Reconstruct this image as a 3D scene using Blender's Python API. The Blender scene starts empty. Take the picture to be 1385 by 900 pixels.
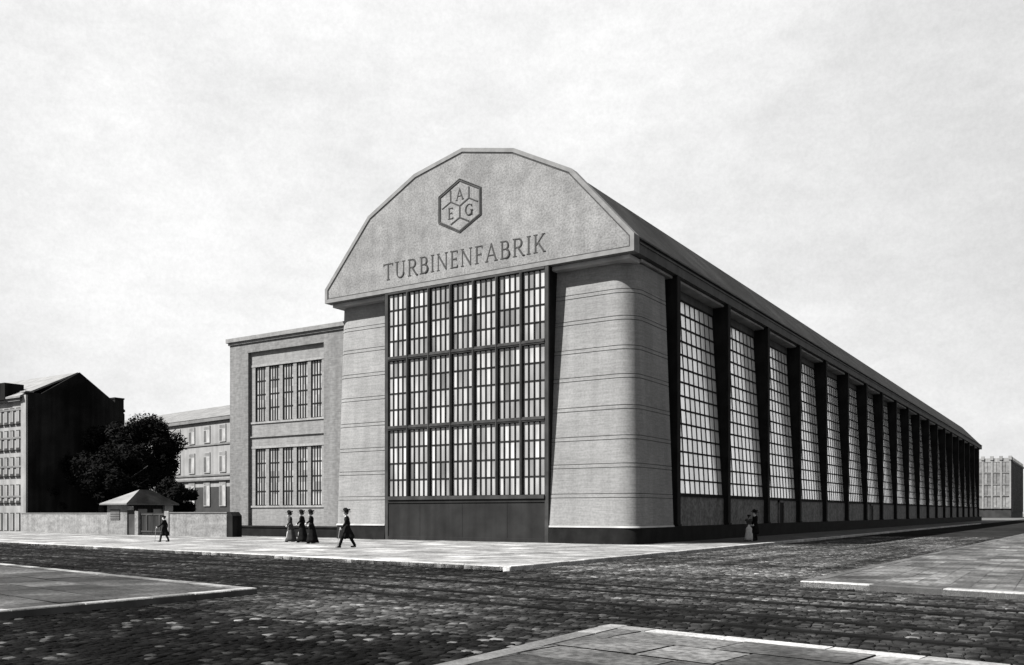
import bpy, bmesh, math, random
import numpy as np
from mathutils import Vector, Matrix

random.seed(7)
RNG = np.random.default_rng(5)
S = bpy.context.scene
COL = S.collection

# ------------------------------------------------------------------ camera frame (metres; X along the gable, Y along the hall)
W0, F0, HZ, CX0, EYE = 1385.0, 1219.2459, 694.0, 692.5, 1.65
CAMX, CAMY = 19.9995, -42.7690
HEAD = math.radians(32.7917)
EX = (math.cos(HEAD), -math.sin(HEAD))
EY = (math.sin(HEAD), math.cos(HEAD))

def ray(px, py):
    a = (px - CX0) / F0
    return (a*EX[0] + EX[1], a*EY[0] + EY[1], (HZ - py) / F0)
def on_y(px, py, Y):
    r = ray(px, py); t = (Y - CAMY) / r[1]
    return (CAMX + t*r[0], EYE + t*r[2])
def on_x(px, py, X):
    r = ray(px, py); t = (X - CAMX) / r[0]
    return (CAMY + t*r[1], EYE + t*r[2])
def on_g(px, py, z=0.0):
    r = ray(px, py); t = (z - EYE) / r[2]
    return (CAMX + t*r[0], CAMY + t*r[1])
def at_d(px, d):
    r = ray(px, HZ)
    return (CAMX + d*r[0], CAMY + d*r[1])

# ------------------------------------------------------------------ materials
def mat(name, c0, c1=None, scale=1.0, rough=0.8, bump=0.0, bscale=20.0, stretch=(1, 1, 1), speck=0.0, sscale=6.0,
        streak=0.0, tone=False, spec=0.3, ior=1.45, coat=0.0, metal=0.0, ruts=0.0, lo=0.35, hi=0.65, big=0.0, bigscale=0.12):
    m = bpy.data.materials.new(name); m.use_nodes = True
    nt = m.node_tree; N = nt.nodes; L = nt.links
    b = N['Principled BSDF']
    b.inputs['Roughness'].default_value = rough
    b.inputs['Specular IOR Level'].default_value = spec
    b.inputs['IOR'].default_value = ior
    b.inputs['Coat Weight'].default_value = coat
    b.inputs['Coat Roughness'].default_value = 0.08
    b.inputs['Metallic'].default_value = metal
    if c1 is None: c1 = c0
    tc = N.new('ShaderNodeTexCoord')
    mp = N.new('ShaderNodeMapping'); mp.inputs['Scale'].default_value = stretch
    L.new(tc.outputs['Object'], mp.inputs['Vector'])
    def noise(sc, det=6.0, vec=mp):
        n = N.new('ShaderNodeTexNoise'); n.inputs['Scale'].default_value = sc; n.inputs['Detail'].default_value = det
        L.new(vec.outputs[0], n.inputs['Vector']); return n.outputs['Fac']
    def mapr(s, a, z, lo_, hi_):
        r = N.new('ShaderNodeMapRange'); L.new(s, r.inputs['Value'])
        r.inputs['From Min'].default_value = a; r.inputs['From Max'].default_value = z
        r.inputs['To Min'].default_value = lo_; r.inputs['To Max'].default_value = hi_
        return r.outputs['Result']
    def mul(a, c):
        q = N.new('ShaderNodeMath'); q.operation = 'MULTIPLY'; L.new(a, q.inputs[0])
        if hasattr(c, 'default_value'): L.new(c, q.inputs[1])
        else: q.inputs[1].default_value = c
        return q.outputs[0]
    v = mapr(noise(scale), lo, hi, c0, c1)
    if speck:
        raw = N.new('ShaderNodeMapping'); L.new(tc.outputs['Object'], raw.inputs['Vector'])
        v = mul(v, mapr(noise(sscale, 3.0, raw), 0.36, 0.60, 1.0 - speck, 1.0 + 0.25*speck))
    if streak:
        sm = N.new('ShaderNodeMapping'); sm.inputs['Scale'].default_value = (1.3, 1.3, 0.09)
        L.new(tc.outputs['Object'], sm.inputs['Vector'])
        v = mul(v, mapr(noise(1.4, 5.0, sm), 0.38, 0.66, 1.0, 1.0 - streak))
    if big:
        raw2 = N.new('ShaderNodeMapping'); L.new(tc.outputs['Object'], raw2.inputs['Vector'])
        v = mul(v, mapr(noise(bigscale, 4.0, raw2), 0.38, 0.62, 1.0 - big, 1.0 + 0.6*big))
    if ruts:
        for sc_ in ((.05, 1.3, 1), (1.3, .05, 1)):
            rm = N.new('ShaderNodeMapping'); rm.inputs['Scale'].default_value = sc_; L.new(tc.outputs['Object'], rm.inputs['Vector'])
            v = mul(v, mapr(noise(1.0, 5.0, rm), .38, .62, 1.0-ruts, 1.0+.4*ruts))
    if tone:
        at = N.new('ShaderNodeAttribute'); at.attribute_name = 'tone'
        v = mul(v, at.outputs['Fac'])
    cc = N.new('ShaderNodeCombineColor')
    for k in range(3): L.new(v, cc.inputs[k])
    L.new(cc.outputs[0], b.inputs['Base Color'])
    if bump:
        bp = N.new('ShaderNodeBump'); bp.inputs['Strength'].default_value = bump; bp.inputs['Distance'].default_value = 0.03
        L.new(noise(bscale, 4.0), bp.inputs['Height']); L.new(bp.outputs['Normal'], b.inputs['Normal'])
    return m

M = {}
M['stucco'] = mat('roughcast_stucco', .115, .145, 1.2, .9, .5, 14, speck=.30, sscale=9.0, big=.14, bigscale=.3, streak=.13)
M['stucco_band'] = mat('smooth_stucco_band', .085, .115, 2.0, .85, .2, 20)
M['concrete'] = mat('banded_concrete', .118, .15, 1.1, .85, .3, 10, stretch=(1, 1, 14), speck=.14, sscale=9.0, streak=.16, big=.10, bigscale=.35)
M['groove'] = mat('groove_concrete', .06, .08, 2.0, .9)
M['plinth'] = mat('dark_plinth_stone', .004, .008, 1.5, .85, .2, 8, streak=.2, spec=.08)
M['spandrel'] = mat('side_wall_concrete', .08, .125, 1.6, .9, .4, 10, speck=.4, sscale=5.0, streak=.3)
M['steel'] = mat('dark_painted_steel', .007, .013, .9, .8, .1, 6, streak=.25, spec=.06)
M['steel_mid'] = mat('grey_painted_steel', .016, .03, 1.2, .7, .1, 8, streak=.3, spec=.1)
M['fascia'] = mat('gutter_sheet_metal', .03, .05, .7, .8, .1, 6, streak=.3)
M['soffit'] = mat('soffit_plaster', .16, .24, .8, .9, .2, 8)
M['apron'] = mat('iron_apron_panel', .007, .013, .8, .7, .12, 5, streak=.35, spec=.12)
M['roof'] = mat('tarred_roof', .018, .034, .5, .9, .3, 5, spec=.08, streak=.25, big=.25, bigscale=.15)
M['glass_front'] = mat('milky_window_glass', .15, .25, .8, .22, 0, stretch=(3, 3, .5), tone=True, spec=.5, ior=1.5)
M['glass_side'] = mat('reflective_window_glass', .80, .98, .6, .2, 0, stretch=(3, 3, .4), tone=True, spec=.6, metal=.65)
M['glass_dark'] = mat('dim_window_glass', .12, .185, .8, .15, 0, stretch=(2, 2, .6), tone=True, spec=.5)
M['brick'] = mat('pale_brickwork', .11, .14, 1.3, .9, .3, 10, stretch=(1, 1, 12), speck=.14, sscale=4.0, streak=.18)
M['brick_pier'] = mat('brick_pier_work', .085, .12, 1.3, .9, .3, 10, stretch=(1, 1, 12), speck=.2, sscale=4.0, streak=.2)
M['brick_trim'] = mat('brick_trim_work', .125, .165, 1.3, .9, .3, 10, speck=.2, sscale=6)
M['wallbrick'] = mat('yard_wall_render', .10, .15, .9, .9, .4, 8, stretch=(1, 1, 3), speck=.25, streak=.25)
M['house_front'] = mat('house_front_render', .13, .18, .7, .9, .2, 6, streak=.3)
M['house_gable'] = mat('dark_gable_render', .005, .016, .35, .95, .3, 4, streak=.5, spec=.03)  # very dark render for gable wall, chimney, dormer and end pier
M['house_trim'] = mat('house_trim_stone', .06, .09, 1.0, .85)
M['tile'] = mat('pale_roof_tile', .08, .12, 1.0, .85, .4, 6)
M['tile_shade'] = mat('shaded_roof_tile', .005, .012, 1.0, .95, .4, 6, spec=.02)  # gatehouse roof tile with the shade put into its colour
M['wood_dark'] = mat('dark_gate_timber', .008, .018, 1.0, .85, .3, 8, stretch=(6, 6, .5), spec=.08)
M['bg_wall'] = mat('distant_factory_render', .12, .16, .5, .9, .1, 5, streak=.2)
M['bg_dark'] = mat('distant_dark_wall', .008, .018, .5, .9)  # dark tone of the distant ground storey and the glazed block's wall
M['gate_grey'] = mat('grey_gate_paint', .02, .035, 1.0, .8, .2, 8, spec=.1)
M['bg_roof'] = mat('distant_slate_roof', .075, .11, .8, .9, .3, 5, streak=.2)
M['bg_glass'] = mat('distant_window_glass', .09, .15, .8, .5, 0, tone=True, spec=.2)
M['bark'] = mat('dark_bark', .008, .015, 3, .9, .5, 10)
M['leaf'] = mat('dark_foliage', .004, .008, .8, .95, tone=True, spec=.0)
M['skin'] = mat('skin', .30, .34, 8, .6)
M['cloth_black'] = mat('black_cloth', .004, .008, 6, .95, .3, 40, spec=.03)
M['cloth_grey'] = mat('grey_cloth', .018, .035, 5, .85, .3, 40)
M['cloth_light'] = mat('light_cloth', .30, .42, 5, .85, .3, 40)
M['hair'] = mat('dark_hair', .02, .035, 10, .6, .3, 60, stretch=(1, 1, .2))
M['eye'] = mat('dark_eye', .02)
M['stick'] = mat('pale_cane_wood', .25, .32, 6, .5)
M['kerb'] = mat('granite_kerb', .08, .14, 2.0, .8, .4, 25, speck=.3, sscale=18, tone=True)
M['slab'] = mat('pavement_slab', .020, .042, 1.1, .88, .5, 18, speck=.5, sscale=9, tone=True, big=.55, bigscale=.5, spec=.15)
M['walk'] = mat('pale_footway', .10, .165, .6, .88, .4, 12, speck=.3, sscale=5, tone=True, big=.35, bigscale=.45)
M['joint'] = mat('pavement_joint', .03, .06, 2.0, .95)
M['sett'] = mat('granite_sett', .55, 1.3, 3.0, .75, .5, 22, tone=True, spec=.02, ruts=.55, big=.5, bigscale=.16)
M['road'] = mat('road_bedding', .005, .01, 1.2, .95, .6, 9, big=.4, bigscale=.2)
M['far_road'] = mat('far_road_surface', .008, .016, 1.5, .95, .6, 7, spec=.0, big=.3, bigscale=.1)  # darkened so its colour carries the hall's shadow on the street
M['ground'] = mat('open_ground', .05, .09, .05, .95, .3, 2)
M['rail'] = mat('dark_rail_steel', .003, .006, 2.0, .8, spec=.03)
M['letter'] = mat('dark_letter_relief', .028, .04, 2.0, .9, spec=.1)

# ------------------------------------------------------------------ mesh helpers
class MB:
    def __init__(s): s.v = []; s.f = []; s.t = []
    def quad(s, *p, tone=1.0):
        n = len(s.v); s.v += [tuple(q) for q in p]; s.f.append(tuple(range(n, n+len(p)))); s.t.append(tone)
    def box(s, x0, x1, y0, y1, z0, z1, tone=1.0):
        n = len(s.v)
        s.v += [(x0,y0,z0),(x1,y0,z0),(x1,y1,z0),(x0,y1,z0),(x0,y0,z1),(x1,y0,z1),(x1,y1,z1),(x0,y1,z1)]
        for f in ((0,3,2,1),(4,5,6,7),(0,1,5,4),(1,2,6,5),(2,3,7,6),(3,0,4,7)):
            s.f.append(tuple(n+i for i in f)); s.t.append(tone)
    def hexa(s, bot, top, tone=1.0):
        """bot, top: equal length loops of 3-D points (counter-clockwise seen from outside the top)"""
        n = len(s.v); k = len(bot)
        s.v += [tuple(p) for p in bot] + [tuple(p) for p in top]
        s.f.append(tuple(n+i for i in reversed(range(k)))); s.t.append(tone)
        s.f.append(tuple(n+k+i for i in range(k))); s.t.append(tone)
        for i in range(k):
            j = (i+1) % k
            s.f.append((n+i, n+j, n+k+j, n+k+i)); s.t.append(tone)
    def prism_y(s, poly, y0, y1, tone=1.0):
        """poly of (x,z), counter-clockwise seen from -Y"""
        s.hexa([(x, y1, z) for x, z in poly], [(x, y0, z) for x, z in poly], tone)
    def prism_x(s, poly, x0, x1, tone=1.0):
        """poly of (y,z), counter-clockwise seen from +X"""
        s.hexa([(x0, y, z) for y, z in poly], [(x1, y, z) for y, z in poly], tone)
    def prism_z(s, poly, z0, z1, tone=1.0):
        s.hexa([(x, y, z0) for x, y in poly], [(x, y, z1) for x, y in poly], tone)
    def tube(s, pts, rad, n=8, tone=1.0):
        base = len(s.v); P = [Vector(p) for p in pts]
        for i, p in enumerate(P):
            d = (P[min(i+1, len(P)-1)] - P[max(i-1, 0)]).normalized()
            u = d.orthogonal().normalized() if abs(d.z) < .95 else Vector((1, 0, 0))
            u = (u - d*u.dot(d)).normalized(); w = d.cross(u)
            r = rad[i] if hasattr(rad, '__len__') else rad
            for k in range(n):
                a = 2*math.pi*k/n
                s.v.append(tuple(p + r*(math.cos(a)*u + math.sin(a)*w)))
        for i in range(len(P)-1):
            for k in range(n):
                k2 = (k+1) % n
                s.f.append((base+i*n+k, base+i*n+k2, base+(i+1)*n+k2, base+(i+1)*n+k)); s.t.append(tone)
        s.f.append(tuple(base+k for k in reversed(range(n)))); s.t.append(tone)
        e = base+(len(P)-1)*n
        s.f.append(tuple(e+k for k in range(n))); s.t.append(tone)
    def build(s, name, m, parent=None, smooth=False, tone=False, bevel=0.0, off=None):
        me = bpy.data.meshes.new(name)
        if off is None: off = root_loc(parent)
        me.from_pydata([(x-off[0], y-off[1], z-off[2]) for x, y, z in s.v], [], s.f)
        if tone:
            a = me.attributes.new('tone', 'FLOAT', 'FACE'); a.data.foreach_set('value', s.t)
        if smooth: me.polygons.foreach_set('use_smooth', [True]*len(me.polygons))
        me.materials.append(m); me.update()
        o = bpy.data.objects.new(name, me); COL.objects.link(o)
        if parent: o.parent = parent
        if bevel:
            b = o.modifiers.new('edge', 'BEVEL'); b.width = bevel; b.segments = 2; b.limit_method = 'ANGLE'; b.angle_limit = .6
        return o

def root_loc(o):
    if o is None: return (0, 0, 0)
    while o.parent: o = o.parent
    return tuple(o.location)
def thing(name, label, cat, loc=(0, 0, 0), group=None, rz=0.0):
    o = bpy.data.objects.new(name, None); COL.objects.link(o); o.location = loc; o.rotation_euler = (0, 0, rz)
    o.empty_display_size = .5
    o['label'] = label; o['category'] = cat
    if group: o['group'] = group
    return o
def tag(o, label, cat, group=None):
    o['label'] = label; o['category'] = cat
    if group: o['group'] = group
    return o
def struct(o): o['kind'] = 'structure'; return o
def lerp(a, b, t): return a + (b-a)*t

# ------------------------------------------------------------------ ground, roads, pavements
Z_ROAD = -0.13
g = MB(); g.quad((-2500,-2500,-.34),(2500,-2500,-.34),(2500,2500,-.34),(-2500,2500,-.34)); struct(g.build('ground', M['ground']))
r = MB(); r.quad((-220,-90,-.175),(60,-90,-.175),(60,420,-.175),(-220,420,-.175)); struct(r.build('road', M['road']))

def line_y(p, q, x): return p[1] + (q[1]-p[1])*(x-p[0])/(q[0]-p[0])
A_c, A_l = (5.0, -19.55), (-32.57, -15.27)          # factory block: corner and a point along its front kerb
B_c, B_l = (4.62, -29.2), (-10.15, -27.0)           # block on the near left
C_c, C_r = (14.0, -30.8), (18.98, -31.55)           # near right
D_c, D_r = (14.03, -20.6), (18.82, -21.6)           # far right
def A_front(x): return line_y(A_c, A_l, x)
def B_back(x): return line_y(B_c, B_l, x)
def C_back(x): return line_y(C_c, C_r, x)
def D_front(x): return line_y(D_c, D_r, x)
def D_left(y): return 14.03 + max(0.0, y+20.6)*0.022
blocks = {
 'factory': [(-200, A_front(-200)), A_c, (4.9, 60), (4.9, 400), (-200, 400)],
 'left': [(-90, B_back(-90)), (-90, -85), (4.55, -85), B_c],
 'near': [C_c, (13.9, -85), (55, -85), (55, C_back(55))],
 'right': [D_c, (55, D_front(55)), (55, 380), (D_left(380), 380)],
}
def clip(poly, half):
    """Sutherland-Hodgman: keep the side where a*x+b*y<=c"""
    a, b, c = half; out = []
    for i in range(len(poly)):
        p, q = poly[i], poly[(i+1) % len(poly)]
        dp, dq = a*p[0]+b*p[1]-c, a*q[0]+b*q[1]-c
        if dp <= 0: out.append(p)
        if (dp < 0 < dq) or (dq < 0 < dp):
            t = dp/(dp-dq); out.append((p[0]+(q[0]-p[0])*t, p[1]+(q[1]-p[1])*t))
    return out
def ccw(poly):
    ar = sum(poly[i][0]*poly[(i+1) % len(poly)][1]-poly[(i+1) % len(poly)][0]*poly[i][1] for i in range(len(poly)))
    return poly if ar > 0 else poly[::-1]
def halves(poly):
    P = ccw(poly); hs = []
    for i in range(len(P)):
        p, q = P[i], P[(i+1) % len(P)]
        dx, dy = q[0]-p[0], q[1]-p[1]; l = math.hypot(dx, dy)
        a, b = dy/l, -dx/l
        hs.append((a, b, a*p[0]+b*p[1]))
    return hs
def kerb_line(mb, pts, width=.30, length=1.15, lo=.55, hi=1.5, z1=0.006):
    """stones along a polyline, lying to its left"""
    for i in range(len(pts)-1):
        p, q = Vector(pts[i]), Vector(pts[i+1]); L = (q-p).length; d = (q-p)/L; n = Vector((-d.y, d.x)); s = 0.0
        while s < L - .05:
            l = min(length*random.uniform(.75, 1.3), L - s)
            a, b = p + d*(s+.006), p + d*(s+l-.006)
            zt = z1 + random.uniform(-.004, .006)
            e = .018
            lower = [(*a, -.30), (*b, -.30), (*(b+n*width), -.30), (*(a+n*width), -.30)]
            mid = [(x, y, zt-e) for x, y, _ in lower]
            up = [(*(a+n*e+d*e*.5), zt), (*(b+n*e-d*e*.5), zt), (*(b+n*(width-.003)), zt), (*(a+n*(width-.003)), zt)]
            t = random.uniform(lo, hi) if random.random() > .3 else random.uniform(hi, hi*1.35)
            k = len(mb.v); mb.v += lower + mid + up
            for f in ((0,1,5,4),(1,2,6,5),(2,3,7,6),(3,0,4,7),(4,5,9,8),(5,6,10,9),(6,7,11,10),(7,4,8,11),(8,9,10,11)):
                mb.f.append(tuple(k+j for j in f)); mb.t.append(t)
            s += l
def slabs(mb, poly, org, ang, su, sv, box, gap=.012, var=(.6, 1.35), inset=.30, rowrand=True):
    """stone slabs laid in rows, clipped to a convex block"""
    hs = [(a, b, c-inset) for a, b, c in halves(poly)]
    ca, sa = math.cos(ang), math.sin(ang)
    u0, u1, v0, v1 = box
    v = v0
    while v < v1:
        hv = sv*random.uniform(.85, 1.15) if rowrand else sv
        u = u0 - random.random()*su
        while u < u1:
            hu = su*random.uniform(.7, 1.35)
            pl = [(u+gap, v+gap), (u+hu-gap, v+gap), (u+hu-gap, v+hv-gap), (u+gap, v+hv-gap)]
            pl = [(org[0]+x*ca-y*sa, org[1]+x*sa+y*ca) for x, y in pl]
            for h in hs:
                pl = clip(pl, h)
                if len(pl) < 3: break
            if len(pl) >= 3:
                z = random.uniform(-.003, .003); tx, ty = random.uniform(-.004, .004), random.uniform(-.004, .004)
                cx, cy = pl[0]
                t = random.uniform(*var)
                if random.random() < .16: t *= 1.5
                mb.quad(*[(x, y, z+tx*(x-cx)+ty*(y-cy)) for x, y in pl], tone=t)
            u += hu
        v += hv

for key, poly in blocks.items():
    b = MB(); b.prism_z(ccw(poly), -.33, -.02); struct(b.build('pavement', M['joint']))
# kerbs
k = MB()
kerb_line(k, [(-120, A_front(-120)), A_c, (4.9, 120)], lo=1.5, hi=1.9)
struct(k.build('kerb', M['kerb'], tone=True))
k = MB(); kerb_line(k, [(4.55, -60), B_c, (-70, B_back(-70))], lo=.3, hi=1.25); struct(k.build('kerb', M['kerb'], tone=True))
k = MB(); kerb_line(k, [(45, C_back(45)), C_c, (13.9, -60)], lo=.2, hi=1.5); struct(k.build('kerb', M['kerb'], tone=True))
k = MB(); kerb_line(k, [(D_left(140), 140), D_c], lo=.25, hi=.4, length=1.5); kerb_line(k, [D_c, (45, D_front(45))], lo=.12, hi=1.5, length=1.5); struct(k.build('kerb', M['kerb'], tone=True))
# slab surfaces
s = MB()
slabs(s, blocks['factory'], A_c, math.atan2(A_l[1]-A_c[1], A_l[0]-A_c[0])+math.pi, 1.5, 1.1, (-70, 1, 0, 24), gap=.006, var=(.85, 1.15))
slabs(s, [(0.02, -2), (4.9, -2), (4.9, 200), (0.02, 200)], (0, 4.6), 0, 1.3, 1.0, (-1, 6, 0, 130), gap=.01, var=(.10, .22), inset=.0)  # low slab tones paint the hall's ground shadow along the side
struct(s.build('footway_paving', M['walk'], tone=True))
s = MB(); slabs(s, blocks['left'], B_c, math.atan2(B_l[1]-B_c[1], B_l[0]-B_c[0])+math.pi, 2.0, 1.25, (-40, 2, -14, .2), var=(.4, 1.2)); struct(s.build('footway_paving', M['slab'], tone=True))
s = MB(); slabs(s, blocks['near'], C_c, math.atan2(C_r[1]-C_c[1], C_r[0]-C_c[0]), 1.35, .95, (-2, 16, -12, .2), var=(.6, 2.6), gap=.02); struct(s.build('footway_paving', M['slab'], tone=True))
s = MB(); slabs(s, blocks['right'], D_c, math.pi/2+.022, 1.1, .42, (-2, 150, -22, 6), var=(1.6, 2.2), gap=.004); struct(s.build('footway_paving', M['slab'], tone=True))

# tram rails across the front street, parallel to the kerb
RS = (A_l[1]-A_c[1])/(A_l[0]-A_c[0]) - .028
RAILS = [-22.55, -24.0, -26.3, -27.75]
def rail_y(k, x): return RAILS[k] + RS*(x-8.0)
for i in range(4):
    m_ = MB()
    for (o0, o1, zt) in ((-.10, -.012, -.117), (.028, .10, -.119), (-.012, .028, -.15)):
        xs = list(range(-200, 61, 10))
        for xa, xb in zip(xs, xs[1:]):
            ya, yb = rail_y(i, xa), rail_y(i, xb)
            m_.hexa([(xa, ya+o0, -.2), (xb, yb+o0, -.2), (xb, yb+o1, -.2), (xa, ya+o1, -.2)],
                    [(xa, ya+o0, zt), (xb, yb+o0, zt), (xb, yb+o1, zt), (xa, ya+o1, zt)])
    struct(m_.build('tram_rail', M['rail']))

# granite setts: every stone a small domed block, all in one sheet
def setts(regions):
    V, F, T = [], [], []
    cnt = 0
    for (x0, x1, y0, y1, su, sv, ok, base, var) in regions:
        y = y0; 
        while y < y1:
            hv = sv*random.uniform(.9, 1.12)
            x = x0 - random.random()*su
            while x < x1:
                hu = su*random.uniform(.75, 1.3)
                cx, cy = x+hu/2, y+hv/2
                if ok(cx, cy):
                    jx, jy = random.uniform(-.008, .008), random.uniform(-.008, .008)
                    ax, ay = hu/2-.006, hv/2-.006
                    zt = Z_ROAD + random.uniform(-.009, .005)
                    tx, ty = random.uniform(-.05, .05), random.uniform(-.06, .06)
                    for (kx, dz) in ((1.0, -.05), (.92, -.010), (.70, 0.0)):
                        for sx, sy in ((-1,-1),(1,-1),(1,1),(-1,1)):
                            px, py = sx*ax*kx, sy*ay*kx
                            V.append((cx+jx+px, cy+jy+py, zt+dz+tx*px+ty*py))
                    b = cnt*12
                    for r_ in (0, 4):
                        for q in range(4):
                            q2 = (q+1) % 4
                            F.append((b+r_+q, b+r_+q2, b+r_+4+q2, b+r_+4+q))
                    F.append((b+8, b+9, b+10, b+11))
                    w = random.random()
                    t = base*(random.uniform(.4, 1.2) if w < .80 else random.uniform(1.2, min(3.2, var*.8)) if w < .93 else random.uniform(min(3.2, var*.8), var))
                    T += [t]*9
                    cnt += 1
                x += hu
            y += hv
    me = bpy.data.meshes.new('cobblestones')
    me.from_pydata(V, [], F)
    a = me.attributes.new('tone', 'FLOAT', 'FACE'); a.data.foreach_set('value', T)
    me.polygons.foreach_set('use_smooth', [True]*len(F))
    me.materials.append(M['sett']); me.update()
    o = bpy.data.objects.new('cobblestones', me); COL.objects.link(o); struct(o)
def off_rail(x, y): return all(abs(y-rail_y(i, x)) > .165 for i in range(4))
def in_front(x, y):
    if not (y < A_front(x)-.05 if x < 5.0 else True): return False
    if x < 4.62 and y < B_back(x)+.05: return False
    if x > 14.0 and (y < C_back(x)+.05 or y > D_front(x)-.05): return False
    return off_rail(x, y)
setts([
 (-42, 4.7, -31, -13.5, .17, .13, in_front, .015, 3.4),
 (4.7, 21, -32, -20.6, .17, .13, in_front, .032, 2.6),
 (4.95, 14.0, -20.6, 30, .17, .13, lambda x, y: x < D_left(y)-.1 and x > 5.0, .042, 2.6),
 (4.68, 13.88, -44, -29.2, .18, .135, lambda x, y: (y < -32 or x > 4.7) and off_rail(x, y) and y < -32.0 or (y < -29.2 and x < 4.7 and x > 4.66), .0056, 14.0),
])
fr = MB()
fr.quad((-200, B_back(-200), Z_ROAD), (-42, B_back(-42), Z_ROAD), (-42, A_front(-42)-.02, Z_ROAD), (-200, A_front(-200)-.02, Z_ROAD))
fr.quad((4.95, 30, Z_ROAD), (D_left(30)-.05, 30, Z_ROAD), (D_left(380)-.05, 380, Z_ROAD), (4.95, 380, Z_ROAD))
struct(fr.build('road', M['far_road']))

# ------------------------------------------------------------------ turbine hall
HL = 173.5
hall = thing('turbine_hall', 'huge gabled turbine hall with tall glazed front, rounded corner piers and long side windows', 'factory', (-11.0, 0, 0))
XC = -11.01
GP = [(-22.02, 15.27), (0, 15.27), (0, 16.18), (-3.72, 20.3), (-7.42, 22.2), (XC, 23.0), (-14.6, 22.2), (-18.3, 20.3), (-22.02, 16.18)]
def inset_poly(P, d):
    n = len(P); out = []
    for i in range(n):
        p0, p1, p2 = Vector(P[i-1]), Vector(P[i]), Vector(P[(i+1) % n])
        e1, e2 = (p1-p0).normalized(), (p2-p1).normalized()
        n1, n2 = Vector((-e1.y, e1.x)), Vector((-e2.y, e2.x))
        b = (n1+n2).normalized(); out.append(tuple(p1 + b*(d/max(.2, b.dot(n1)))))
    return out
gab = MB(); gab.prism_y(inset_poly(GP, .30), .0, .55); gable = gab.build('gable', M['stucco'], hall)
brd = MB(); I = inset_poly(GP, .30); I2 = inset_poly(GP, .24)
for (P0, P1, y) in ((GP, inset_poly(GP, .22), -.045), (inset_poly(GP, .2205), I2, -.025)):
    for i in range(len(GP)):
        j = (i+1) % len(GP)
        brd.prism_y([P0[i], P0[j], P1[j], P1[i]], y, .62)
brd.build('gable_border', M['stucco_band'], gable)
# groove line inside the border
gr_ = MB(); J = inset_poly(GP, .36)
for i in range(len(GP)):
    j = (i+1) % len(GP)
    gr_.prism_y([I2[i], I2[j], I[j], I[i]], -.012, .3)
gr_.build('border_groove', M['letter'], gable)

# --- lettering: roman capitals from strokes, cap height 1
def stroke(p, q, w):
    d = Vector((q[0]-p[0], q[1]-p[1])); d.normalize(); n = Vector((-d.y, d.x))*w/2
    return [(p[0]-n.x, p[1]-n.y), (q[0]-n.x, q[1]-n.y), (q[0]+n.x, q[1]+n.y), (p[0]+n.x, p[1]+n.y)]
def arc(cx, cy, rx, ry, a0, a1, wt, wn, n=12):
    out = []; prev = None
    for i in range(n+1):
        a = math.radians(lerp(a0, a1, i/n)); c, s_ = math.cos(a), math.sin(a)
        w = lerp(wn, wt, abs(c))
        p = (cx+(rx-w/2)*c, cy+(ry-w/2)*s_); q = (cx+(rx+w/2)*c, cy+(ry+w/2)*s_)
        if prev: out.append([prev[0], prev[1], q, p])
        prev = (p, q)
    return out
TK, TN, SF = .098, .05, .04
def serif(x, y, w=.17): return [(x-w/2, y-SF/2), (x+w/2, y-SF/2), (x+w/2, y+SF/2), (x-w/2, y+SF/2)]
def stem(x, a=0, b=1, w=TK, foot=True, head=True):
    o = [stroke((x, a), (x, b), w)]
    if foot: o.append(serif(x, a+SF/2, w+.15))
    if head: o.append(serif(x, b-SF/2, w+.15))
    return o
def glyph(ch):
    if ch == 'T': return .75, stem(.375, head=False) + [stroke((0, .965), (.75, .965), TN), stroke((.03, .84), (.03, .965), .05), stroke((.72, .84), (.72, .965), .05)]
    if ch == 'U': return .80, [stroke((.15, .32), (.15, 1), TK), serif(.15, 1-SF/2, .28), stroke((.66, .32), (.66, 1), TN), serif(.66, 1-SF/2, .24)] + arc(.405, .32, .255, .29, 180, 360, TK*.8, TN)
    if ch == 'R': return .74, stem(.14) + [stroke((.14, .965), (.38, .965), TN), stroke((.14, .50), (.38, .50), TN)] + arc(.38, .733, .20, .233, -90, 90, TK, TN) + [stroke((.34, .50), (.68, .02), TK), serif(.70, SF/2, .15)]
    if ch == 'B': return .66, stem(.14) + [stroke((.14, .965), (.36, .965), TN), stroke((.14, .53), (.40, .53), TN), stroke((.14, .035), (.38, .035), TN)] + arc(.36, .748, .17, .218, -90, 90, TK, TN) + arc(.38, .283, .22, .248, -90, 90, TK, TN)
    if ch == 'I': return .26, stem(.13)
    if ch == 'N': return .82, stem(.12, w=TN) + stem(.70, w=TN, foot=False) + [stroke((.10, .97), (.70, .03), TK)]
    if ch == 'E': return .58, stem(.14) + [stroke((.14, .965), (.52, .965), TN), stroke((.14, .51), (.44, .51), TN), stroke((.14, .035), (.54, .035), TN), stroke((.50, .85), (.50, .97), .05), stroke((.43, .44), (.43, .58), .045), stroke((.53, .03), (.53, .15), .05)]
    if ch == 'F': return .55, stem(.14) + [stroke((.14, .965), (.52, .965), TN), stroke((.14, .51), (.44, .51), TN), stroke((.50, .85), (.50, .97), .05), stroke((.43, .44), (.43, .58), .045)]
    if ch == 'A': return .84, [stroke((.10, .02), (.42, 1), TN), stroke((.40, 1), (.74, .02), TK), stroke((.22, .34), (.62, .34), TN), serif(.10, SF/2, .2), serif(.74, SF/2, .24)]
    if ch == 'K': return .76, stem(.14) + [stroke((.18, .42), (.64, .97), TN), stroke((.30, .56), (.68, .02), TK), serif(.64, 1-SF/2, .2), serif(.70, SF/2, .18)]
    if ch == 'G': return .80, arc(.42, .5, .36, .47, 45, 315, TK, TN, 20) + [stroke((.68, .05), (.68, .42), TK*.9), serif(.68, .43, .24), stroke((.66, .78), (.66, .93), .05)]
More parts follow.
